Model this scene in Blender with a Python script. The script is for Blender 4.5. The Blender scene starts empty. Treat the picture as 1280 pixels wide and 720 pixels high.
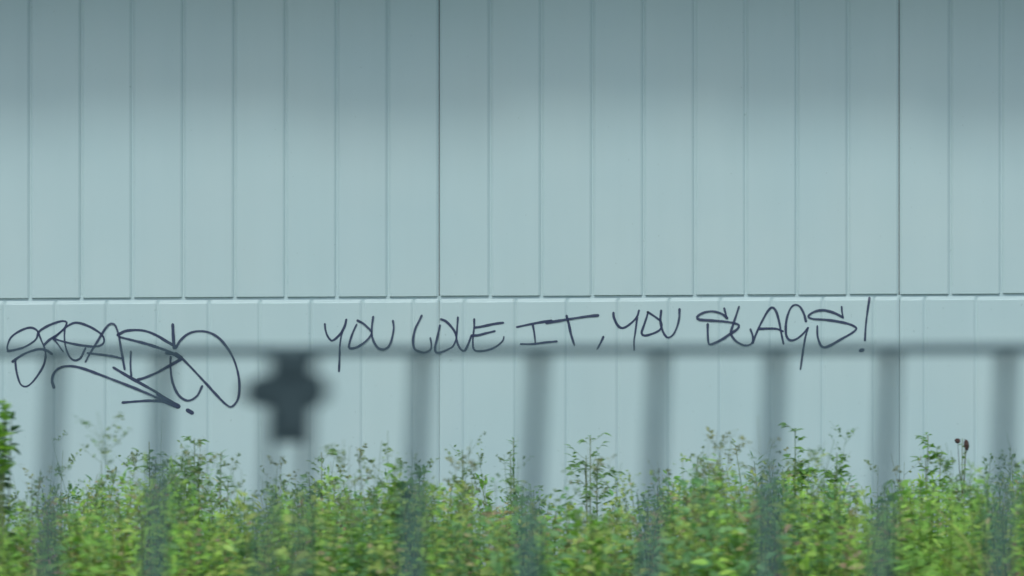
import bpy, bmesh, math, random
import numpy as np
from mathutils import Vector, Matrix

# ------------------------------------------------------------------ camera, light, exposure
sc = bpy.context.scene
R = math.radians
FPX = 4480.0                      # focal length in photo pixels (1280 wide)
CAM_D, CAM_Z = 14.0, 1.475
cam_d = bpy.data.cameras.new('camera')
cam = bpy.data.objects.new('camera', cam_d)
sc.collection.objects.link(cam)
cam.location = (0, -CAM_D, CAM_Z)
cam.rotation_euler = (R(90), 0, 0)
cam_d.sensor_width = 36
cam_d.lens = 36 * FPX / 1280
cam_d.clip_end = 2000
cam_d.dof.use_dof = True
cam_d.dof.focus_distance = CAM_D + .7
cam_d.dof.aperture_fstop = 4.4
cam_d.dof.aperture_ratio = 0.6
sc.camera = cam

w = bpy.data.worlds.new('World'); sc.world = w; w.use_nodes = True
nt = w.node_tree; nt.nodes.clear()
SUN_EL, SUN_AZ = 54.0, -12.0      # azimuth measured from straight behind the camera
sky = nt.nodes.new('ShaderNodeTexSky'); sky.sky_type = 'NISHITA'; sky.sun_disc = False
sky.sun_elevation = R(SUN_EL); sky.sun_rotation = R(180 - SUN_AZ)
sky.air_density = 1.0; sky.dust_density = 3.0; sky.ozone_density = 1.0
bg = nt.nodes.new('ShaderNodeBackground'); bg.inputs['Strength'].default_value = 0.15
wo = nt.nodes.new('ShaderNodeOutputWorld')
nt.links.new(sky.outputs[0], bg.inputs[0]); nt.links.new(bg.outputs[0], wo.inputs[0])

sd = bpy.data.lights.new('sun', 'SUN'); sd.energy = 1.15; sd.angle = R(10); sd.color = (1.0, .97, .92)
sun = bpy.data.objects.new('sun', sd); sc.collection.objects.link(sun)
dvec = Vector((math.sin(R(SUN_AZ)) * math.cos(R(SUN_EL)), -math.cos(R(SUN_AZ)) * math.cos(R(SUN_EL)), math.sin(R(SUN_EL))))
sun.rotation_euler = (-dvec).to_track_quat('-Z', 'Y').to_euler()
sun.location = (0, -20, 30)

sc.render.engine = 'CYCLES'
sc.view_settings.view_transform = 'Standard'
sc.view_settings.look = 'None'
sc.view_settings.exposure = 0.4
sc.view_settings.gamma = 1.0

random.seed(7)
rng = np.random.default_rng(11)
C = sc.collection
SLOPE = 0.0047                    # the building's courses climb slightly to one side

def at(px, py, d=CAM_D):
    """photo pixel -> world x, z on the upright plane at distance d"""
    return (px - 640) / FPX * d, CAM_Z - (py - 360) / FPX * d

# ------------------------------------------------------------------ materials
def new_mat(name):
    m = bpy.data.materials.new(name); m.use_nodes = True
    n = m.node_tree; n.nodes.clear()
    o = n.nodes.new('ShaderNodeOutputMaterial'); b = n.nodes.new('ShaderNodeBsdfPrincipled')
    n.links.new(b.outputs[0], o.inputs[0])
    return m, n, b, o

def noise(n, scale, detail=4, stretch=(1, 1, 1), rough=.55):
    tc = n.nodes.new('ShaderNodeNewGeometry')
    mp = n.nodes.new('ShaderNodeVectorMath'); mp.operation = 'MULTIPLY'; mp.inputs[1].default_value = stretch
    t = n.nodes.new('ShaderNodeTexNoise'); t.inputs['Scale'].default_value = scale
    t.inputs['Detail'].default_value = detail; t.inputs['Roughness'].default_value = rough
    n.links.new(tc.outputs['Position'], mp.inputs[0]); n.links.new(mp.outputs[0], t.inputs['Vector'])
    return t.outputs['Fac']

def ramp(n, fac, stops):
    r = n.nodes.new('ShaderNodeValToRGB')
    el = r.color_ramp.elements
    while len(el) < len(stops): el.new(.5)
    for e, (p, c) in zip(el, stops):
        e.position = p; e.color = (*c, 1) if len(c) == 3 else c
    n.links.new(fac, r.inputs[0]); return r.outputs[0]

def mix(n, fac, a, b, mode='MIX'):
    m = n.nodes.new('ShaderNodeMix'); m.data_type = 'RGBA'; m.blend_type = mode
    for s, v in ((0, fac), (6, a), (7, b)):
        if hasattr(v, 'is_output'): n.links.new(v, m.inputs[s])
        elif s == 0: m.inputs[0].default_value = v
        else: m.inputs[s].default_value = (*v, 1)
    return m.outputs[2]

def bump(n, b, fac, strength, dist):
    u = n.nodes.new('ShaderNodeBump'); u.inputs['Strength'].default_value = strength; u.inputs['Distance'].default_value = dist
    n.links.new(fac, u.inputs['Height']); n.links.new(u.outputs[0], b.inputs['Normal'])

M = {}
# painted steel cladding: pale cool white with faint grime and rain streaks
m, n, b, o = new_mat('cladding_paint')
base = ramp(n, noise(n, 1.6, 3), [(.3, (.335, .488, .512)), (.7, (.36, .502, .517))])
streak = ramp(n, noise(n, 9, 5, (1, 1, .12)), [(.35, (.975, .98, .98)), (.6, (1, 1, 1))])
spot = ramp(n, noise(n, 60, 3), [(.24, (.62, .62, .6)), (.31, (1, 1, 1))])
c = mix(n, 1, base, streak, 'MULTIPLY'); c = mix(n, .5, c, spot, 'MULTIPLY')
oi = n.nodes.new('ShaderNodeObjectInfo')
c = mix(n, 1, c, ramp(n, oi.outputs['Random'], [(0, (.985, .985, .99)), (1, (1, 1, 1))]), 'MULTIPLY')
n.links.new(c, b.inputs['Base Color']); b.inputs['Roughness'].default_value = .55
bump(n, b, noise(n, 2.2, 2), .12, .03)
M['clad'] = m
m, n, b, o = new_mat('dark_cavity'); b.inputs['Base Color'].default_value = (.06, .075, .08, 1); b.inputs['Roughness'].default_value = .9; M['cavity'] = m
m, n, b, o = new_mat('joint_sealant'); b.inputs['Base Color'].default_value = (.14, .17, .18, 1); b.inputs['Roughness'].default_value = .8; M['seal'] = m
m, n, b, o = new_mat('concrete')
n.links.new(ramp(n, noise(n, 14, 6), [(.3, (.22, .22, .2)), (.7, (.34, .33, .31))]), b.inputs['Base Color']); b.inputs['Roughness'].default_value = .9
bump(n, b, noise(n, 60, 5), .4, .004); M['concrete'] = m
m, n, b, o = new_mat('roof_steel')
n.links.new(ramp(n, noise(n, 3, 4), [(.3, (.5, .62, .64)), (.7, (.56, .66, .68))]), b.inputs['Base Color']); b.inputs['Roughness'].default_value = .5; M['roof'] = m
m, n, b, o = new_mat('railing_paint')
n.links.new(ramp(n, noise(n, 45, 5), [(.3, (.026, .06, .072)), (.7, (.038, .076, .088))]), b.inputs['Base Color']); b.inputs['Roughness'].default_value = .65; b.inputs['Specular IOR Level'].default_value = .2
bump(n, b, noise(n, 160, 4), .3, .001); M['rail'] = m
m, n, b, o = new_mat('bracket_steel')
n.links.new(ramp(n, noise(n, 60, 5), [(.3, (.02, .042, .05)), (.7, (.03, .055, .063))]), b.inputs['Base Color'])
b.inputs['Roughness'].default_value = .7; b.inputs['Specular IOR Level'].default_value = .2; M['bracket'] = m
# marker ink: coverage follows the pen pressure stored along each stroke
m, n, b, o = new_mat('marker_ink')
b.inputs['Base Color'].default_value = (.010, .024, .075, 1); b.inputs['Roughness'].default_value = .45
a = n.nodes.new('ShaderNodeAttribute'); a.attribute_name = 'ink'
md = n.nodes.new('ShaderNodeMath'); md.operation = 'MULTIPLY_ADD'; md.use_clamp = True
n.links.new(noise(n, 45, 4), md.inputs[0]); md.inputs[1].default_value = .8
n.links.new(a.outputs['Fac'], md.inputs[2])
sb = n.nodes.new('ShaderNodeMath'); sb.operation = 'SUBTRACT'; sb.use_clamp = True
n.links.new(md.outputs[0], sb.inputs[0]); sb.inputs[1].default_value = .18
n.links.new(sb.outputs[0], b.inputs['Alpha'])
M['ink'] = m
# foliage: colour of each leaf stored with the leaf, part of the light passes through
def leaf_mat(name, attr=True, col=None, rough=.55, trans=.42):
    m, n, b, o = new_mat(name)
    if attr:
        a = n.nodes.new('ShaderNodeAttribute'); a.attribute_name = 'leafcol'; col = a.outputs['Color']
    else:
        oi = n.nodes.new('ShaderNodeObjectInfo')
        col = mix(n, oi.outputs['Random'], col[0], col[1])
    c = mix(n, 1, col, ramp(n, noise(n, 70, 3), [(.3, (.8, .82, .8)), (.7, (1.1, 1.1, 1.05))]), 'MULTIPLY')
    n.links.new(c, b.inputs['Base Color']); b.inputs['Roughness'].default_value = rough
    t = n.nodes.new('ShaderNodeBsdfTranslucent')
    n.links.new(mix(n, 1, c, (1.15, 1.2, .7), 'MULTIPLY'), t.inputs[0])
    mx = n.nodes.new('ShaderNodeMixShader'); mx.inputs[0].default_value = trans
    n.links.new(b.outputs[0], mx.inputs[1]); n.links.new(t.outputs[0], mx.inputs[2]); n.links.new(mx.outputs[0], o.inputs[0])
    return m
M['foliage'] = leaf_mat('undergrowth_foliage')
M['leaf_green'] = leaf_mat('leaf_green', False, ((.12, .29, .06), (.18, .36, .08)))
M['leaf_bright'] = leaf_mat('leaf_bright', False, ((.19, .42, .08), (.27, .48, .1)))
M['leaf_dark'] = leaf_mat('leaf_dark', False, ((.045, .13, .055), (.07, .17, .07)))
M['leaf_sage'] = leaf_mat('leaf_sage', False, ((.14, .3, .13), (.2, .36, .16)))
M['leaf_straw'] = leaf_mat('leaf_straw', False, ((.28, .36, .11), (.36, .4, .15)))
M['seed'] = leaf_mat('seed_brown', False, ((.035, .02, .02), (.06, .035, .03)), .8, .05)
M['stem'] = leaf_mat('stem_green', False, ((.13, .22, .08), (.18, .22, .11)), .6, .1)
m, n, b, o = new_mat('rough_ground')
c = ramp(n, noise(n, .9, 8), [(.3, (.2, .2, .17)), (.5, (.3, .29, .26)), (.7, (.36, .34, .31))])
c = mix(n, .5, c, ramp(n, noise(n, 30, 6), [(.3, (.7, .7, .7)), (.7, (1, 1, 1))]), 'MULTIPLY')
n.links.new(c, b.inputs['Base Color']); b.inputs['Roughness'].default_value = .95
bump(n, b, noise(n, 25, 8), .8, .03); M['ground'] = m

# ------------------------------------------------------------------ helpers
def link(o, parent=None):
    C.objects.link(o)
    if parent: o.parent = parent
    return o
def empty(name, loc=(0, 0, 0), parent=None):
    o = bpy.data.objects.new(name, None); o.location = loc; o.empty_display_size = .1
    return link(o, parent)
def tag(o, label, cat=None, group=None):
    o['label'] = label
    if cat: o['category'] = cat
    if group: o['group'] = group
    return o
def mesh(name, verts, faces, mat, smooth=False):
    me = bpy.data.meshes.new(name); me.from_pydata([tuple(v) for v in verts], [], faces)
    me.materials.append(mat); me.update()
    if smooth: me.polygons.foreach_set('use_smooth', [True] * len(me.polygons))
    return me
def obj(name, me, parent=None, loc=(0, 0, 0), rot=(0, 0, 0)):
    o = bpy.data.objects.new(name, me); o.location = loc; o.rotation_euler = rot
    return link(o, parent)
def bm_mesh(name, bm, mat, smooth=False):
    bmesh.ops.recalc_face_normals(bm, faces=bm.faces)
    me = bpy.data.meshes.new(name); bm.to_mesh(me); bm.free(); me.materials.append(mat)
    if smooth: me.polygons.foreach_set('use_smooth', [True] * len(me.polygons))
    return me
def box_bm(bm, x0, x1, y0, y1, z0, z1, bev=0, sl=0.0):
    vs = [bm.verts.new((x, y, z + sl * x)) for x in (x0, x1) for y in (y0, y1) for z in (z0, z1)]
    fs = [bm.faces.new([vs[i] for i in q]) for q in ((0, 1, 3, 2), (4, 6, 7, 5), (0, 4, 5, 1), (2, 3, 7, 6), (0, 2, 6, 4), (1, 5, 7, 3))]
    if bev:
        es = list({e for f in fs for e in f.edges})
        bmesh.ops.bevel(bm, geom=es, offset=bev, segments=2, affect='EDGES', profile=.6)
def cyl_bm(bm, p0, p1, r0, r1, seg=12, mids=()):
    p0, p1 = Vector(p0), Vector(p1); ax = (p1 - p0).normalized()
    q = ax.to_track_quat('Z', 'Y'); rings = []
    for t, r in [(0, r0), *mids, (1, r1)]:
        rings.append([bm.verts.new(p0.lerp(p1, t) + q @ Vector((math.cos(a) * r, math.sin(a) * r, 0)))
                      for a in [2 * math.pi * k / seg for k in range(seg)]])
    for A, B in zip(rings, rings[1:]):
        for k in range(seg): bm.faces.new((A[k], A[(k + 1) % seg], B[(k + 1) % seg], B[k]))
    bm.faces.new(rings[0][::-1]); bm.faces.new(rings[-1])
def box(name, mat, parent, x0, x1, y0, y1, z0, z1, bev=0, sl=0.0):
    bm = bmesh.new(); box_bm(bm, x0, x1, y0, y1, z0, z1, bev, sl)
    return obj(name, bm_mesh(name, bm, mat), parent)

# ------------------------------------------------------------------ ground
gv, gf = [], []
NX = 60
xs = np.concatenate([np.linspace(-400, -14, 8), np.linspace(-12, 12, 49), np.linspace(14, 400, 8)])
ys = np.concatenate([np.linspace(-400, -22, 8), np.linspace(-20, 10, 61), np.linspace(14, 400, 8)])
for y in ys:
    for x in xs:
        near = -9.2 < y < -.4 and abs(x) < 12
        gv.append((x, y, random.uniform(-.03, .0) if near else -.005))
for j in range(len(ys) - 1):
    for i in range(len(xs) - 1):
        a0 = j * len(xs) + i; gf.append((a0, a0 + 1, a0 + len(xs) + 1, a0 + len(xs)))
g = obj('ground', mesh('ground', gv, gf, M['ground'], True)); g['kind'] = 'structure'

# ------------------------------------------------------------------ the clad building
PITCH = 63.9 / 320
X549 = at(549, 0)[0]
SEAM_Z = at(640, 369.5)[1]        # bottom edge of the upper strips at x = 0
SHEET = 9 * PITCH
GR = .0022                        # half width of a groove
TOP_Z = 3.12
LOW_Z = .25
LY = -.011                        # the lower sheets stand this much prouder
NK = range(-3, 3)
XL, XR = X549 + SHEET * NK[0], X549 + SHEET * (NK[-1] + 1)

bld = empty('clad_building', (0, 0, 0))
tag(bld, 'pale blue-grey building wall of vertical ribbed metal cladding with dark graffiti', 'building')
box('wall_core', M['cavity'], bld, XL, XR, .034, 4.0, .2, TOP_Z)
box('seam_flashing', M['clad'], bld, XL, XR, .0085, .0335, SEAM_Z - .02, SEAM_Z + .001, 0, SLOPE)
box('plinth', M['concrete'], bld, XL - .02, XR + .02, -.03, 4.02, -.05, LOW_Z - .012, .006)

def strip_mesh(name, wdt, z0, z1, lip, D=.0062):
    """one flat of the ribbed sheet: chamfered long edges, lower edge follows the slope"""
    h = wdt / 2; ch = .0105; s = SLOPE
    v, f = [], []
    rows = []
    zs = [z0, z0 + (z1 - z0) * .33, z0 + (z1 - z0) * .67, z1 - .017 if lip else z1]
    for k, z in enumerate(zs):
        rows.append([(-h, D, z - s * h), (-h + ch * .5, D * .36, z - s * h), (-h + ch, 0, z - s * h),
                     (0, -.0006, z), (h - ch, 0, z + s * h), (h - ch * .5, D * .36, z + s * h), (h, D, z + s * h)])
    if lip:
        rows.append([(x, y + .0022 if abs(x) < h - ch * 1.01 else y + .001, z + .003) for x, y, z in rows[-1]])
        rows.append([(x, max(y, .0042), z + .014) for x, y, z in rows[-2]])
    for r in rows: v += r
    n7 = 7
    for j in range(len(rows) - 1):
        for i in range(6):
            a0 = j * n7 + i; f.append((a0, a0 + 1, a0 + n7 + 1, a0 + n7))
    # turned-in lower edge
    b0 = len(v); v += [(x, .02, z) for x, y, z in rows[0]]
    for i in range(6): f.append((b0 + i, b0 + i + 1, i + 1, i))
    return mesh(name, v, f, M['clad'])

LEN_U = TOP_Z - SEAM_Z + .05
me_up = strip_mesh('upper_strip', PITCH - 2 * GR, 0, LEN_U, False)
ZLT = SEAM_Z - .0085              # top of the lower sheets
LEN_L = ZLT - LOW_Z
me_low = strip_mesh('lower_strip', PITCH - 2 * GR, 0, LEN_L, True, .004)
me_half = strip_mesh('lower_half_strip', PITCH / 2 - GR - .0018, 0, LEN_L, True, .004)

def jitter(): return random.uniform(-.0007, .0007)
GAP = .0021
for k in NK:
    x0 = X549 + SHEET * k
    # upper sheet: its backing carries the groove floors, with a tab through the seam at each groove
    bm = bmesh.new()
    xa, xb = x0 + GAP, x0 + SHEET - GAP
    box_bm(bm, xa, xb, .006, .03, SEAM_Z + .002, TOP_Z, 0, SLOPE)
    for j in range(1, 9):
        xg = x0 + j * PITCH
        box_bm(bm, xg - .008, xg + .008, .0052, .029, SEAM_Z - .016, SEAM_Z + .004, 0, SLOPE)
    for xg in (x0 + GAP + .0035, x0 + SHEET - GAP - .0035):
        box_bm(bm, xg - .003, xg + .003, .0052, .029, SEAM_Z - .016, SEAM_Z + .004, 0, SLOPE)
    sh = obj('cladding_sheet', bm_mesh('cladding_sheet', bm, M['clad']), bld)
    for j in range(9):
        xc = x0 + (j + .5) * PITCH
        obj('cladding_strip', me_up, sh, (xc, jitter(), SEAM_Z + SLOPE * xc + random.uniform(-.0012, .0012)),
            (random.uniform(-.0012, .0012), random.uniform(-.0004, .0004), random.uniform(-.003, .003)))
    box('joint_seal', M['seal'], sh, x0 - .006, x0 + .006, .0085, .0335, SEAM_Z + .004, TOP_Z - .002)
    # lower sheet, ribs shifted by half a strip
    lo = box('cladding_sheet', M['clad'], bld, x0 + .0008, x0 + SHEET - .0008, LY + .0038, .03, LOW_Z, ZLT - .0115, 0, SLOPE)
    lo.data.materials[0] = M['clad']
    for j in range(10):
        if j == 0: xc, me = x0 + .0018 + (PITCH / 2 - GR - .0018) / 2, me_half
        elif j == 9: xc, me = x0 + SHEET - .0018 - (PITCH / 2 - GR - .0018) / 2, me_half
        else: xc, me = x0 + j * PITCH, me_low
        obj('cladding_strip', me, lo, (xc, LY + jitter(), LOW_Z + SLOPE * xc + random.uniform(-.0008, .0008)),
            (random.uniform(-.0008, .0008), 0, random.uniform(-.003, .003)))

# roof with an overhanging eave: it shades the top of the wall
rf = box('roof', M['roof'], bld, XL - .3, XR + .3, -.64, 4.3, TOP_Z + .003, TOP_Z + .12, .01)
xx = XL - .3; k = 0
while xx < XR + .28:
    L = min(.83, XR + .3 - xx)
    dz = [.0, -.05, .015, .03, -.02, .015, -.035, .03, .0, -.04][k % 10]  # unseen boards added, lower edges staggered to make the eave's shadow edge uneven
    box('shade_fascia', M['roof'], rf, xx + .002, xx + L - .002, -.672, -.642, TOP_Z - .07 + dz, TOP_Z + .13, .003)
    xx += L; k += 1

# ------------------------------------------------------------------ graffiti
def catmull(P, step):
    P = [np.array(p, float) for p in P]
    if len(P) == 2:
        n_ = max(2, int(np.linalg.norm(P[1] - P[0]) / step)); return [P[0] + (P[1] - P[0]) * t for t in np.linspace(0, 1, n_)]
    Q = [2 * P[0] - P[1]] + P + [2 * P[-1] - P[-2]]; out = []
    for i in range(1, len(Q) - 2):
        p0, p1, p2, p3 = Q[i - 1:i + 3]
        n_ = max(2, int(np.linalg.norm(p2 - p1) / step))
        for t in np.linspace(0, 1, n_, endpoint=False):
            out.append(.5 * ((2 * p1) + (-p0 + p2) * t + (2 * p0 - 5 * p1 + 4 * p2 - p3) * t * t + (-p0 + 3 * p1 - 3 * p2 + p3) * t ** 3))
    out.append(P[-1]); return out

def wall_y(x, z):
    """front surface of the lower sheets"""
    u = (x - X549) % SHEET
    off = (u - PITCH / 2) % PITCH
    dgr = min(off, PITCH - off)
    if u < GR or u > SHEET - GR: dgr = min(dgr, 99) if dgr else 0
    y = LY - .0012
    if dgr < GR + .0105 and PITCH * .4 < u < SHEET - PITCH * .4:
        y += .0038 * max(0, min(1, (GR + .0105 - dgr) / .0105))
    top = SEAM_Z + SLOPE * x - .0255
    if z > top: y += min(.005, (z - top) * .4)
    return y

stroke_no = 0
def strokes_mesh(name, strokes, org, scale):
    """strokes: (points in a zoomed crop, width px, ink start, ink end)"""
    global stroke_no
    V, F, K = [], [], []
    for pts, wd, i0, i1 in strokes:
        stroke_no += 1
        lift = .00025 * (stroke_no % 9)
        P = [at(org[0] + p[0] / scale, org[1] + p[1] / scale) for p in pts]
        P = catmull(P, .006)
        T = [P[min(i + 1, len(P) - 1)] - P[max(i - 1, 0)] for i in range(len(P))]
        hw = wd * .89 / 320 / 2
        wob = random.uniform(0, 6)
        # rounded ends
        t0, t1 = T[0] / (np.linalg.norm(T[0]) + 1e-9), T[-1] / (np.linalg.norm(T[-1]) + 1e-9)
        P = [P[0] - t0 * hw * .8] + list(P) + [P[-1] + t1 * hw * .8]; T = [T[0]] + T + [T[-1]]
        n_ = len(P); b0 = len(V)
        for i, (p, t) in enumerate(zip(P, T)):
            nrm = np.array([-t[1], t[0]]) / (np.linalg.norm(t) + 1e-9)
            e = i / (n_ - 1)
            ww = hw * (.92 + .13 * math.sin(wob + i * .21) + .05 * math.sin(i * .9))
            if i in (0, n_ - 1): ww *= .45
            for s in (-1, -.4, .4, 1):
                q = p + nrm * ww * s
                V.append((q[0], wall_y(q[0], q[1]) - lift, q[1]))
                kk = i0 + (i1 - i0) * e
                K.append(kk * (.5 if abs(s) == 1 else 1.0))
        for i in range(n_ - 1):
            for s in range(3):
                a0 = b0 + i * 4 + s; F.append((a0, a0 + 4, a0 + 5, a0 + 1))
    me = mesh(name, V, F, M['ink'])
    at_ = me.attributes.new('ink', 'FLOAT', 'POINT'); at_.data.foreach_set('value', K)
    return me

TAG = [
 ([(45,315),(38,295),(55,250),(95,218),(150,198),(185,210),(198,235),(210,265),(222,292),(230,330),(222,380),(195,430),(160,475),(130,493),(105,480),(90,440),(82,400),(78,355)], 3.3, .95, .7),
 ([(40,315),(80,308),(130,292),(180,258),(196,220),(230,195),(275,175),(315,165),(335,172),(325,200),(290,232),(250,258),(222,285)], 3.6, .7, .95),
 ([(65,368),(105,340),(150,318),(200,305),(235,312),(262,330)], 4.2, 1, .6),
 ([(325,200),(325,260),(335,310),(355,350),(380,362),(405,350),(420,320),(430,300)], 3.2, .75, .85),
 ([(265,250),(300,262),(350,275),(420,288),(480,292),(515,280),(522,255),(505,228),(460,198),(410,178),(375,174),(340,190),(310,215),(270,250)], 3.6, .8, 1),
 ([(268,252),(295,285),(318,318)], 3.2, .7, .5),
 ([(430,368),(450,330),(490,265),(530,200),(550,180),(565,178),(580,190),(595,235),(605,290),(615,350),(625,405)], 3.7, .65, .8),
 ([(440,325),(500,332),(560,340),(612,352)], 3.3, .65, .95),
 ([(590,235),(630,215),(690,210),(740,218),(790,240),(840,270),(880,292)], 4.2, 1, .85),
 ([(600,245),(660,260),(730,278),(800,300),(850,318),(910,345)], 4.2, .75, 1),
 ([(835,325),(870,330),(908,352)], 6, .6, 1),
 ([(690,458),(720,450),(780,425),(850,388),(908,355)], 4.4, .9, 1),
 ([(656,318),(654,380),(658,440)], 3.6, .6, .8),
 ([(865,182),(868,240),(872,300)], 4.6, 1, .9),
 ([(880,300),(905,260),(950,225),(1010,215),(1070,232),(1120,275),(1165,345),(1190,420),(1198,490),(1190,555),(1160,592),(1130,580),(1080,530),(1030,475),(960,400),(905,345),(880,325)], 3.7, .95, .85),
 ([(855,345),(855,400),(865,470),(895,535),(940,562),(985,540),(1012,490)], 3.8, .8, .75),
 ([(272,498),(262,460),(275,420),(310,395),(360,390),(420,403),(500,432),(600,470),(700,510),(780,545),(850,580),(890,594)], 4.0, 1, .85),
 ([(570,398),(640,440),(720,485),(790,525),(840,560),(890,596)], 4.6, 1, 1),
 ([(790,532),(840,562),(895,592)], 6.5, .7, 1),
 ([(615,572),(680,567),(750,563),(820,568),(880,590)], 4.2, 1, .85),
 ([(938,610),(963,624)], 5.6, 1, 1)]
gt = obj('graffiti_tag', strokes_mesh('graffiti_tag', TAG, (0, 360), 4), bld)
tag(gt, 'looping dark marker signature with underline')

def word(name, label, letters, org, scale):
    e = empty('graffiti_word', (0, 0, 0), bld); e['label'] = label
    for s in letters: obj('letter', strokes_mesh('letter', s, org, scale), e)
word('w', 'handwritten YOU before LOVE', [
 [([(45,180),(50,230),(68,285),(95,322),(115,328),(150,305),(195,255),(225,195),(238,140)], 3.6, .75, .9), ([(205,240),(190,300),(180,380),(178,480),(172,605)], 3.3, .75, .6)],
 [([(330,185),(300,250),(275,320),(262,385),(285,400),(340,385),(400,345),(445,300),(465,260),(455,235),(430,210),(390,175),(338,148)], 3.5, .7, 1)],
 [([(480,115),(470,180),(466,250),(475,310),(500,365),(530,398),(570,408),(610,390),(635,350),(655,280),(665,210),(657,150)], 3.6, .95, .75)]], (400, 380), 7.2)
word('w', 'handwritten LOVE', [
 [([(155,130),(120,200),(85,270),(65,350),(58,430),(75,505),(120,530),(180,545),(230,530),(260,500),(262,440),(252,385)], 3.7, 1, .6)],
 [([(360,240),(345,310),(325,400),(305,490),(320,545),(380,540),(450,510),(500,480),(530,430),(545,370),(520,300),(470,235),(420,190),(370,170)], 3.5, .9, .95)],
 [([(562,150),(555,250),(550,330),(545,380),(565,460),(600,515),(635,525),(660,490),(690,420),(712,360)], 3.4, .8, .65)],
 [([(745,170),(745,260),(735,340),(730,420),(735,490),(760,525),(820,530),(890,520),(960,495),(1030,450),(1070,405),(1078,370)], 3.3, .95, .6),
  ([(745,265),(820,255),(900,238),(980,222),(1070,210)], 3.7, 1, .95), ([(715,355),(790,350),(870,330),(975,305)], 3.7, 1, .9)]], (510, 380), 9)
word('w', 'handwritten IT and comma', [
 [([(140,260),(220,243),(300,228),(370,217)], 3.7, 1, 1), ([(245,245),(255,300),(262,365)], 3.4, .75, .65), ([(165,373),(250,372),(330,362),(405,355)], 3.2, .85, .8)],
 [([(335,232),(420,218),(520,202),(600,190),(680,182)], 4.2, 1, 1), ([(470,185),(485,240),(500,310),(522,380)], 3.8, 1, .5)],
 [([(715,325),(700,360),(675,405)], 3.5, .75, .6)]], (620, 360), 5.333)
word('w', 'handwritten YOU before SLAGS', [
 [([(782,165),(785,195),(805,240),(830,265),(860,262),(905,230),(940,190),(952,150)], 3.7, .85, 1), ([(940,195),(930,280),(920,350),(920,412)], 3.3, .8, .5)],
 [([(1010,160),(1050,185),(1090,215),(1105,245),(1090,280),(1040,305),(990,317),(970,300),(985,250),(1005,190),(1012,160)], 3.5, .95, .8)],
 [([(1100,150),(1095,220),(1108,280),(1130,320),(1150,330),(1180,310),(1205,260),(1220,200),(1222,140)], 3.5, .8, .7)]], (620, 360), 5.333)
word('w', 'handwritten SLAGS with exclamation mark', [
 [([(260,200),(220,170),(160,155),(100,165),(60,192),(75,210),(140,215),(230,222),(300,232),(338,248),(325,275),(280,305),(220,345),(150,375),(135,360),(130,300),(130,240)], 3.9, 1, .75), ([(240,135),(248,165),(256,200)], 3.4, .7, .9)],
 [([(338,125),(320,180),(300,240),(285,300),(310,345),(350,372),(390,382),(425,365),(430,320),(415,275)], 3.5, .95, .65)],
 [([(430,365),(455,300),(490,225),(530,155),(560,130),(585,155),(605,220),(620,300),(635,370)], 3.8, .75, .65), ([(470,272),(540,270),(590,272),(630,288)], 3.8, 1, 1)],
 [([(785,222),(770,170),(745,125),(715,112),(685,130),(660,190),(650,260),(655,320),(680,348),(720,340),(765,305),(798,265)], 3.6, .75, .85), ([(798,265),(780,330),(765,420),(748,540)], 3.3, .8, .5)],
 [([(1030,195),(970,165),(900,148),(840,158),(800,188),(830,205),(920,212),(1010,225),(1080,243),(1120,268),(1090,300),(1020,340),(950,380),(905,395),(880,375),(862,320),(860,255)], 3.8, 1, .75), ([(1022,125),(1025,160),(1032,198)], 3.3, .65, .8)],
 [([(1208,65),(1195,150),(1183,250),(1177,348)], 3.5, .8, .65), ([(1148,416),(1162,412)], 6.5, 1, 1)]], (860, 360), 5.333)

# ------------------------------------------------------------------ railing between the camera and the weeds
FD = 3.93; FY = -CAM_D + FD
rail = empty('metal_railing', (0, FY, 0))
tag(rail, 'dark blue-green metal bar railing with clamped panel joint in front of the weeds', 'railing')
def fx(px): return (px - 640) / FPX * FD
def fz(py): return CAM_Z - (py - 360) / FPX * FD
bars = [69, 205, 527, 673, 824, 970, 1113, 1259]
bars += [1259 + 146 * i for i in range(1, 11)] + [69 - 142 * i for i in range(1, 11)]
stiles = [343, 388]
LEAN = .045                       # the panels have racked over slightly
RS = .003
zr = fz(438)
xl, xr = fx(min(bars)) - .12, fx(max(bars)) + .12
xm0, xm1 = fx(340) - .012, fx(386) + .012
for a_, b_ in ((xl, xm0 + .03), (xm1 - .03, xr)):
    box('top_rail', M['rail'], rail, a_, b_, -.02, .02, zr - .005, zr + .005, .002, RS)
    box('bottom_rail', M['rail'], rail, a_, b_, -.02, .02, .10, .113, .002, 0)
bm = bmesh.new(); cyl_bm(bm, (0, 0, 0), (0, 0, 1), .0083, .0083, 14); me_bar = bm_mesh('bar', bm, M['rail'], True)
for px in sorted(bars):
    x = fx(px); hb = zr + RS * x - .003 - .111; ln = LEAN + random.uniform(-.006, .006)
    o = obj('bar', me_bar, rail, (x - hb * math.tan(ln), 0, .111), (0, ln, 0)); o.scale = (1, 1, hb / math.cos(ln))
for px in stiles:
    x = fx(px); hb = zr + RS * x + .016; bm = bmesh.new(); box_bm(bm, -.0055, .0055, -.012, .012, 0, hb / math.cos(LEAN), .002)
    obj('post', bm_mesh('post', bm, M['rail']), rail, (x - hb * math.tan(LEAN), 0, -.02), (0, LEAN, 0))
for x in (xl + .02, xr - .02):
    box('post', M['rail'], rail, x - .025, x + .025, -.0215, .0215, -.02, zr + RS * x - .008, .003)
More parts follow.
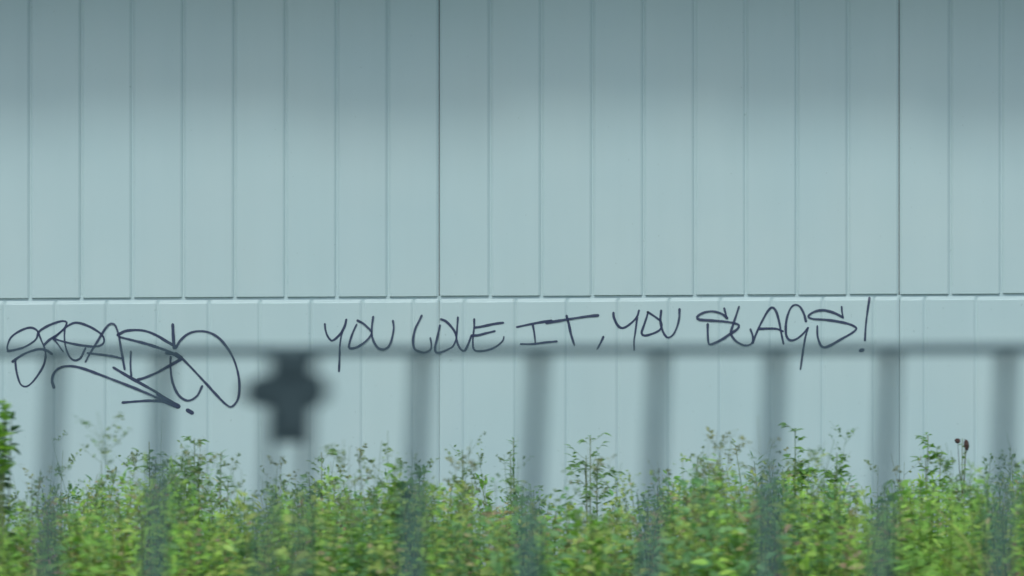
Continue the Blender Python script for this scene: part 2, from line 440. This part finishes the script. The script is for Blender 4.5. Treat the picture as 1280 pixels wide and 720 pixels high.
# clamp bracket holding the two panel ends together
bx0, bx1 = fx(343), fx(391); bz0, bz1 = fz(549), fz(441)
bm = bmesh.new()
prof = [(330, 440), (402, 440), (396, 452), (393, 466), (408, 472), (412, 488), (407, 503), (393, 511), (389, 552), (347, 552), (344, 513), (334, 508), (310, 503), (306, 488), (312, 475), (334, 469), (343, 463), (341, 452)]
lo_, hi_ = [], []
for px, py in prof:
    lo_.append(bm.verts.new((fx(px), -.036, fz(py)))); hi_.append(bm.verts.new((fx(px), -.0125, fz(py))))
bm.faces.new(lo_); bm.faces.new(hi_[::-1])
for i in range(len(prof)):
    j = (i + 1) % len(prof); bm.faces.new((lo_[i], lo_[j], hi_[j], hi_[i]))
br = obj('clamp_bracket', bm_mesh('clamp_bracket', bm, M['bracket']), rail)
for nm, px, py in (('clamp_bolt', 328, 489), ('clamp_bolt', 403, 488), ('nut', 367, 458), ('nut', 367, 532)):
    bm = bmesh.new(); cyl_bm(bm, (fx(px), -.0355, fz(py)), (fx(px), -.043, fz(py)), .009, .009, 6)
    obj(nm, bm_mesh(nm, bm, M['bracket']), br)

# ------------------------------------------------------------------ undergrowth
TOPX = [-700, -60, 0, 60, 120, 180, 240, 300, 360, 420, 480, 540, 600, 660, 700, 725, 760, 800, 850, 900, 960, 1000, 1050, 1080, 1120, 1180, 1240, 1290, 1980]
TOPY = [590, 585, 648, 608, 590, 568, 592, 616, 604, 600, 578, 600, 616, 600, 640, 652, 616, 603, 588, 580, 568, 580, 598, 636, 596, 588, 590, 578, 590]
def top_z(x, d):
    px = x / d * FPX + 640
    return CAM_Z - (np.interp(px, TOPX, TOPY) - 360) / FPX * d

LV, LF, LC = [], [], []
nv = 0
def add_leaves(P, D, N, L, W, col, droop):
    """vectorised folded leaves: base, two shoulders, midrib, tip"""
    global nv
    P, D, N = map(np.asarray, (P, D, N)); L = np.asarray(L)[:, None]; W = np.asarray(W)[:, None]; dr = np.asarray(droop)[:, None]
    D = D / np.linalg.norm(D, axis=1, keepdims=True)
    S = np.cross(D, N); S /= np.linalg.norm(S, axis=1, keepdims=True) + 1e-9
    U = np.cross(S, D)
    b = P
    l1 = P + D * L * .3 + S * W * .48 + U * W * .12 - U * L * dr * .10
    r1 = P + D * L * .3 - S * W * .48 + U * W * .12 - U * L * dr * .10
    m1 = P + D * L * .34 - U * L * dr * .10
    l2 = P + D * L * .65 + S * W * .33 + U * W * .08 - U * L * dr * .42
    r2 = P + D * L * .65 - S * W * .33 + U * W * .08 - U * L * dr * .42
    m2 = P + D * L * .68 - U * L * dr * .44
    t = P + D * L * .97 - U * L * dr
    k = len(P); A = np.stack([b, l1, r1, m1, l2, r2, m2, t], 1).reshape(-1, 3)
    base = nv + np.arange(k)[:, None] * 8
    tri = np.array([[0, 3, 1], [0, 2, 3], [1, 3, 6], [1, 6, 4], [3, 2, 5], [3, 5, 6], [4, 6, 7], [6, 5, 7]])
    LF.append((base[:, :, None] + tri[None].reshape(1, 8, 3)).reshape(-1, 3))
    LV.append(A); LC.append(np.repeat(np.asarray(col), 8, 0)); nv += k * 8
def add_stem(pts, r, col):
    global nv
    pts = np.asarray(pts); k = len(pts); A = []
    for i, p in enumerate(pts):
        rr = r * (1 - .6 * i / (k - 1))
        for a in (0, 2.1, 4.2): A.append(p + np.array([math.cos(a) * rr, math.sin(a) * rr, 0]))
    f = []
    for i in range(k - 1):
        for j in range(3):
            a0 = nv + i * 3 + j; b0 = nv + i * 3 + (j + 1) % 3
            f += [(a0, b0, b0 + 3), (a0, b0 + 3, a0 + 3)]
    LV.append(np.array(A)); LF.append(np.array(f)); LC.append(np.repeat(np.array([col]), 3 * k, 0)); nv += 3 * k

GREENS = np.array([(.17, .37, .08), (.22, .45, .085), (.29, .52, .09), (.10, .25, .09), (.28, .43, .11), (.16, .36, .14), (.34, .47, .12)])
DRY = np.array([(.36, .33, .17), (.33, .30, .17), (.40, .40, .2), (.34, .27, .19)])
def patch(x, y):                  # clumps of one kind grow together
    return math.sin(x * 2.3 + 1.3) + math.sin(x * 5.1 + y * 1.7) * .7 + math.sin(x * 9.7 - y * 2.9 + 2) * .5

def leafy_stem(x, y, H, kind, base_col):
    lean = rng.normal(0, .07, 2); nseg = 6
    t = np.linspace(0, 1, nseg)
    pts = np.stack([x + lean[0] * H * t ** 1.6, y + lean[1] * H * t ** 1.6, H * t], 1)
    sc_ = base_col * rng.uniform(.6, .9)
    add_stem(pts, rng.uniform(.002, .0038), sc_ * np.array([1.0, .9, .9]))
    if kind == 0: n_, L0, wr = 38, .052, .5            # broad paired leaves
    elif kind == 1: n_, L0, wr = 50, .06, .2          # narrow leaves all round
    else: n_, L0, wr = 64, .03, .55                   # many small leaves on side twigs
    tt = np.sort(1 - rng.random(n_) ** 1.25 * .72)
    px_ = np.stack([np.interp(tt, t, pts[:, i]) for i in range(3)], 1)
    az = rng.uniform(0, 6.28, n_)
    el = rng.normal(.25, .38, n_) + (tt - .8) * 1.2
    D = np.stack([np.cos(az) * np.cos(el), np.sin(az) * np.cos(el), np.sin(el)], 1)
    N = np.stack([rng.normal(-.1, .35, n_), rng.normal(-.6, .4, n_), np.ones(n_)], 1)
    sz = L0 * (1.15 - .65 * np.clip((tt - .6) / .4, 0, 1)) * rng.uniform(.65, 1.25, n_)
    off = (rng.uniform(.0, .11, n_) * (1.2 - tt) * 1.6 if kind == 2 else rng.uniform(.002, .02, n_))[:, None]
    col = base_col * rng.uniform(.72, 1.25, (n_, 1)) * rng.uniform(.93, 1.07, (n_, 3))
    dry = rng.random(n_) < .02
    col[dry] = DRY[rng.integers(0, 4, dry.sum())]
    add_leaves(px_ + D * off, D, N, sz, sz * wr * rng.uniform(.8, 1.2, n_), col, rng.uniform(.05, .5, n_))

def wispy_stalk(x, y, H, col):
    lean = rng.normal(0, .09, 2); t = np.linspace(0, 1, 6)
    pts = np.stack([x + lean[0] * H * t ** 2, y + lean[1] * H * t ** 2, H * t], 1)
    add_stem(pts, .0018, col * .8)
    for q in range(rng.integers(4, 9)):
        h0 = rng.uniform(.72, .97); p = np.array([np.interp(h0, t, pts[:, i]) for i in range(3)])
        a = rng.uniform(0, 6.28); ln = rng.uniform(.04, .11)
        e = p + np.array([math.cos(a) * ln * .8, math.sin(a) * ln * .8, ln * .7])
        add_stem([p, (p + e) / 2 - (0, 0, .004), e], .001, col * .8)
        k = rng.integers(5, 11); u = rng.uniform(.3, 1, k)[:, None]
        P = p + (e - p) * u + rng.normal(0, .004, (k, 3))
        D = rng.normal(0, 1, (k, 3)) + (0, 0, .4); N = rng.normal(0, 1, (k, 3))
        L = rng.uniform(.009, .019, k)
        add_leaves(P, D, N, L, L * .6, col * rng.uniform(.7, 1.2, (k, 1)), np.zeros(k))

def grass_tuft(x, y, H, col, n_=9):
    for i in range(n_):
        a = rng.uniform(0, 6.28); L = H * rng.uniform(.6, 1.1); bend = rng.uniform(.15, .55) * L
        t = np.linspace(0, 1, 6); dx, dy = math.cos(a), math.sin(a)
        ctr = np.stack([x + dx * bend * t ** 2, y + dy * bend * t ** 2, L * (t - .25 * t ** 3)], 1)
        wv = np.array([-dy, dx, 0]) * .004
        global nv
        ww = (1 - t ** 2)[:, None] * wv
        A = np.stack([ctr - ww, ctr + ww], 1).reshape(-1, 3)
        f = []
        for j in range(5): f += [(nv + 2 * j, nv + 2 * j + 1, nv + 2 * j + 3), (nv + 2 * j, nv + 2 * j + 3, nv + 2 * j + 2)]
        LV.append(A); LF.append(np.array(f)); LC.append(np.repeat(np.array([col * rng.uniform(.75, 1.2)]), 12, 0)); nv += 12

NST = 3600
for i in range(NST):
    y = -CAM_D + rng.uniform(9.7, 13.2); x = rng.uniform(-3.3, 3.3); d = y + CAM_D
    tz = top_z(x, d)
    H = tz - .045 - rng.exponential(.10) + .035 * math.sin(x * 15 + y * .4) if rng.random() < .95 else tz + rng.uniform(-.04, .04)
    H = max(.45, H)
    p = patch(x, y)
    kind = 0 if p > .5 else (1 if p < -.6 else 2)
    if rng.random() < .3: kind = rng.integers(0, 3)
    ci = int((p + 2.2) / 4.4 * 6.99) if rng.random() < .55 else rng.integers(0, 7)
    base = GREENS[min(6, max(0, ci))]
    if rng.random() < .06: base = DRY[rng.integers(0, 4)] * .9; H = min(H, tz - .08)
    leafy_stem(x, y, H, kind, base)
for i in range(260):
    y = -CAM_D + rng.uniform(9.8, 13.0); x = rng.uniform(-3.2, 3.2); d = y + CAM_D
    wispy_stalk(x, y, top_z(x, d) + rng.uniform(-.05, .13), [np.array((.2, .31, .17)), np.array((.2, .3, .15)), np.array((.17, .31, .14)), np.array((.25, .3, .17))][rng.integers(0, 4)])
for i in range(260):
    y = -CAM_D + rng.uniform(9.7, 12.5); x = rng.uniform(-3.2, 3.2); d = y + CAM_D
    grass_tuft(x, y, top_z(x, d) * rng.uniform(.8, 1.05), [np.array((.2, .3, .08)), np.array((.13, .26, .06)), np.array((.32, .29, .14))][rng.integers(0, 3)])

V = np.concatenate(LV).astype(np.float32); F = np.concatenate(LF).astype(np.int32); Cc = np.concatenate(LC).astype(np.float32)
me = bpy.data.meshes.new('undergrowth')
me.vertices.add(len(V)); me.vertices.foreach_set('co', V.ravel())
me.loops.add(F.size); me.loops.foreach_set('vertex_index', F.ravel())
me.polygons.add(len(F)); me.polygons.foreach_set('loop_start', np.arange(0, F.size, 3, dtype=np.int32))
me.materials.append(M['foliage'])
a = me.attributes.new('leafcol', 'FLOAT_COLOR', 'POINT')
a.data.foreach_set('color', np.concatenate([np.clip(Cc, 0, 1), np.ones((len(Cc), 1), np.float32)], 1).ravel())
me.update(); me.validate()
ug = obj('undergrowth', me); ug['kind'] = 'stuff'
tag(ug, 'dense mass of green weeds and tall grass along the foot of the wall', 'weeds')
print('undergrowth tris', len(F))

# ------------------------------------------------------------------ single plants that stand out of the mass
def leaf_mesh(name, wr, mat, fold=.14, droop=.25, teeth=True):
    """toothed leaf of unit length along +X, folded along the midrib"""
    n_ = 8; mid, le, ri = [], [], []
    for i in range(n_ + 1):
        t = i / n_; ww = wr * .5 * (math.sin(math.pi * t ** .75) ** .85 if 0 < t < 1 else 0)
        if teeth and 0 < i < n_: ww *= 1.0 + (.1 if i % 2 else -.08)
        z = -droop * t * t
        mid.append((t, 0, z)); le.append((t, ww, z + fold * ww * 2)); ri.append((t, -ww, z + fold * ww * 2))
    v = mid + le[1:-1] + ri[1:-1]; f = []
    L_ = lambda i: n_ + i if 0 < i < n_ else (0 if i == 0 else n_)
    R_ = lambda i: 2 * n_ - 1 + i if 0 < i < n_ else (0 if i == 0 else n_)
    for i in range(n_):
        f.append([i, i + 1] + ([L_(i + 1)] if i + 1 < n_ else []) + ([L_(i)] if i > 0 else []))
        f.append(([R_(i)] if i > 0 else []) + ([R_(i + 1)] if i + 1 < n_ else []) + [i + 1, i])
    f = [q for q in f if len(q) >= 3]
    return mesh(name, v, f, mat, True)
LM = {k: leaf_mesh('leaf', wr, M[mt]) for k, (wr, mt) in {
    'broad': (.55, 'leaf_green'), 'bright': (.6, 'leaf_bright'), 'dark': (.5, 'leaf_dark'), 'narrow': (.24, 'leaf_sage'), 'small': (.5, 'leaf_sage')}.items()}
def blade_mesh():
    v, f = [], []
    for i in range(8):
        t = i / 7; w_ = .012 * (1 - t ** 2) + .0005
        v += [(.55 * t * t, -w_ / 2, t - .35 * t ** 3), (.55 * t * t, w_ / 2, t - .35 * t ** 3)]
    for i in range(7): f.append((2 * i, 2 * i + 1, 2 * i + 3, 2 * i + 2))
    return mesh('blade', v, f, M['leaf_straw'], True)
ME_BLADE = blade_mesh()

def tube(name, paths, mat, parent):
    bm = bmesh.new()
    for pts, r in paths:
        pr = None
        for i, p in enumerate(pts):
            rr = r * (1 - .6 * i / (len(pts) - 1))
            ring = [bm.verts.new((p[0] + math.cos(a_) * rr, p[1] + math.sin(a_) * rr, p[2])) for a_ in (0, 1.57, 3.14, 4.71)]
            if pr:
                for k in range(4): bm.faces.new((pr[k], pr[(k + 1) % 4], ring[(k + 1) % 4], ring[k]))
            pr = ring
    return obj(name, bm_mesh(name, bm, mat, True), parent)

def plant(name, label, px, py, d, stems, leaf, nleaf, size, spread, frm=.55, cat='weed', group=None, up=.35, branch=0):
    """a plant rooted in the ground whose top shows at (px, py)"""
    x, z = at(px, py, d); y = -CAM_D + d
    root = empty(name, (x, y, 0)); tag(root, label, cat, group)
    paths, spots = [], []
    for s in range(stems):
        H = z * (1 if s == 0 else random.uniform(.86, .98))
        a_ = random.uniform(0, 6.28); rad = 0 if s == 0 else random.uniform(.3, 1) * spread
        lx, ly = math.cos(a_) * rad, math.sin(a_) * rad * .7
        bend = random.uniform(-.03, .03)
        pts = [(lx * t + bend * math.sin(3 * t) * (1 - t), ly * t, H * t - .02 * (1 - t)) for t in [i / 8 for i in range(9)]]
        paths.append((pts, .0035)); P = lambda t, pts=pts: Vector(pts[min(7, int(t * 8))]).lerp(Vector(pts[min(8, int(t * 8) + 1)]), t * 8 - min(7, int(t * 8)))
        for q in range(nleaf // stems):
            t = 1 - random.random() ** 1.2 * (1 - frm)
            p = P(t); az = q * 2.4 + random.uniform(-.4, .4)
            if branch and random.random() < .8:
                bl = random.uniform(.25, 1) * branch * (1.15 - t) / (1.15 - frm)
                e = p + Vector((math.cos(az) * bl, math.sin(az) * bl * .7, bl * random.uniform(.3, .8)))
                paths.append(([tuple(p), tuple(p.lerp(e, .5) - Vector((0, 0, .004))), tuple(e)], .0014))
                for k in range(3):
                    spots.append((p.lerp(e, (.55, .8, 1)[k]), az + (-1, 1, 0)[k] * random.uniform(.5, 1), random.uniform(-.2, .6), size * random.uniform(.7, 1.1)))
            else:
                spots.append((p, az, random.gauss(up, .3) + (t - .8), size * (1.2 - .55 * max(0, (t - frm) / (1 - frm))) * random.uniform(.75, 1.2)))
    tube('stem', paths, M['stem'], root)
    for p, az, el, sz in spots[:280]:
        o = obj('leaf', LM[leaf], root, p, (random.gauss(0, .35), -el, az)); o.scale = (sz, sz, sz)
    return root, P(1.0)

plant('leafy_weed', 'tall leafy dark green weed beside the looping signature, taller than the weeds around', -4, 500, 10.6, 6, 'dark', 150, .052, .09, .5)
plant('leafy_weed', 'light green leafy shoot topping the dark weed beside the looping signature', 5, 498, 10.2, 3, 'bright', 66, .045, .04, .86)
plant('nettle_clump', 'rounded bright green nettle clump below the word LOVE', 492, 580, 11.2, 7, 'broad', 190, .055, .12, .7)
plant('weed_sprig', 'upright sprig with leaflets below the letters SLAGS, standing highest of the row', 994, 535, 12.2, 3, 'broad', 60, .034, .05, .72, branch=.08)
plant('weed_sprig', 'loose leafy sprig under the exclamation mark', 1046, 566, 12.0, 3, 'broad', 54, .032, .06, .72, branch=.08)
plant('weed_sprig', 'spreading airy sprig below the comma after IT', 738, 545, 12.4, 4, 'small', 44, .034, .10, .78, branch=.13)
plant('weed_sprig', 'thin straggling sprig under the arrow-like underline of the signature', 186, 552, 12.2, 2, 'small', 36, .03, .05, .78, branch=.1)
plant('weed_sprig', 'airy sprig beneath the dot of the signature underline', 243, 548, 12.3, 3, 'small', 48, .034, .06, .75, branch=.1)
plant('weed_sprig', 'leafy sprig beside the dark brown seed heads', 1160, 545, 12.3, 3, 'broad', 50, .028, .05, .75, branch=.08)
plant('weed_sprig', 'low wispy sprig below the first letters of SLAGS', 872, 572, 12.4, 3, 'small', 42, .03, .07, .8, branch=.1)
plant('willowherb_stalk', 'slim upright stalk with narrow leaves below the letter E of LOVE', 578, 562, 12.3, 2, 'narrow', 70, .045, .03, .72)
plant('willowherb_stalk', 'slim upright stalk with narrow leaves below the word IT', 642, 548, 12.4, 2, 'narrow', 60, .04, .03, .72)
plant('weed_sprig', 'fine feathery sprig between the bracket and the word YOU before LOVE', 402, 565, 12.2, 3, 'small', 44, .03, .06, .76, branch=.1)
plant('willowherb_stalk', 'slim upright stalk with narrow leaves left of the railing bracket', 276, 566, 12.1, 2, 'narrow', 60, .045, .03, .72)
plant('bright_weed', 'low bright lime green leafy plant below the comma sprig', 722, 640, 10.2, 7, 'bright', 210, .06, .16, .62)
plant('bright_weed', 'low bright lime green leafy plant below the letters SLAGS', 930, 655, 10.1, 7, 'bright', 210, .055, .17, .62)
plant('bright_weed', 'light green leafy plant at the foot of the sprig by the brown seed heads', 1150, 600, 10.9, 7, 'bright', 200, .05, .14, .66)
plant('bright_weed', 'light green leafy plant below the bracket side of the word YOU', 440, 640, 10.3, 6, 'bright', 170, .055, .14, .62)
plant('bright_weed', 'light green leafy plant below the letters of the looping signature', 95, 655, 10.3, 6, 'bright', 170, .05, .14, .62)

# dark seed heads on a thin stalk
r_, tp = plant('seed_stalk', 'thin dry stalk carrying two dark brown seed heads against the wall', 1203, 548, 12.5, 2, 'small', 14, .03, .02, .8)
for (qx, qy, rx, rz, tilt) in ((1197, 551, .010, .008, .3), (1208, 556, .008, .019, -.1)):
    bx, bz = at(qx, qy, 12.5)
    bm = bmesh.new(); bmesh.ops.create_icosphere(bm, subdivisions=3, radius=1)
    for v in bm.verts:
        k = 1 + random.uniform(-.22, .22); v.co = Vector((v.co.x * rx * k, v.co.y * rx * k, v.co.z * rz * k))
    bmesh.ops.rotate(bm, verts=bm.verts, cent=(0, 0, 0), matrix=Matrix.Rotation(tilt, 3, 'Y'))
    obj('seed_head', bm_mesh('seed_head', bm, M['seed']), r_, (bx - r_.location.x, 0, bz))
    tube('seed_twig', [([(0, 0, tp.z - .16), ((bx - r_.location.x) * .6, 0, tp.z - .08), (bx - r_.location.x, 0, bz)], .0018)], M['seed'], r_)

# pale arching grass
for px, py, d, lab in ((1272, 600, 10.2, 'tuft of pale yellow-green arching grass past the brown seed heads'),
                       (1010, 640, 10.4, 'tuft of pale yellow-green grass between lime plant and sprig under SLAGS'),
                       (140, 600, 10.6, 'tuft of pale grass below the middle of the looping signature')):
    x, z = at(px, py, d)
    t_ = empty('grass_tuft', (x, -CAM_D + d, 0)); tag(t_, lab, 'grass')
    for i in range(46):
        o = obj('blade', ME_BLADE, t_, (random.uniform(-.05, .05), random.uniform(-.05, .05), -.02), (0, random.uniform(-.15, .1), random.uniform(0, 6.28)))
        s = z * random.uniform(.9, 1.5); o.scale = (s * random.uniform(.5, 1.1), s, s)
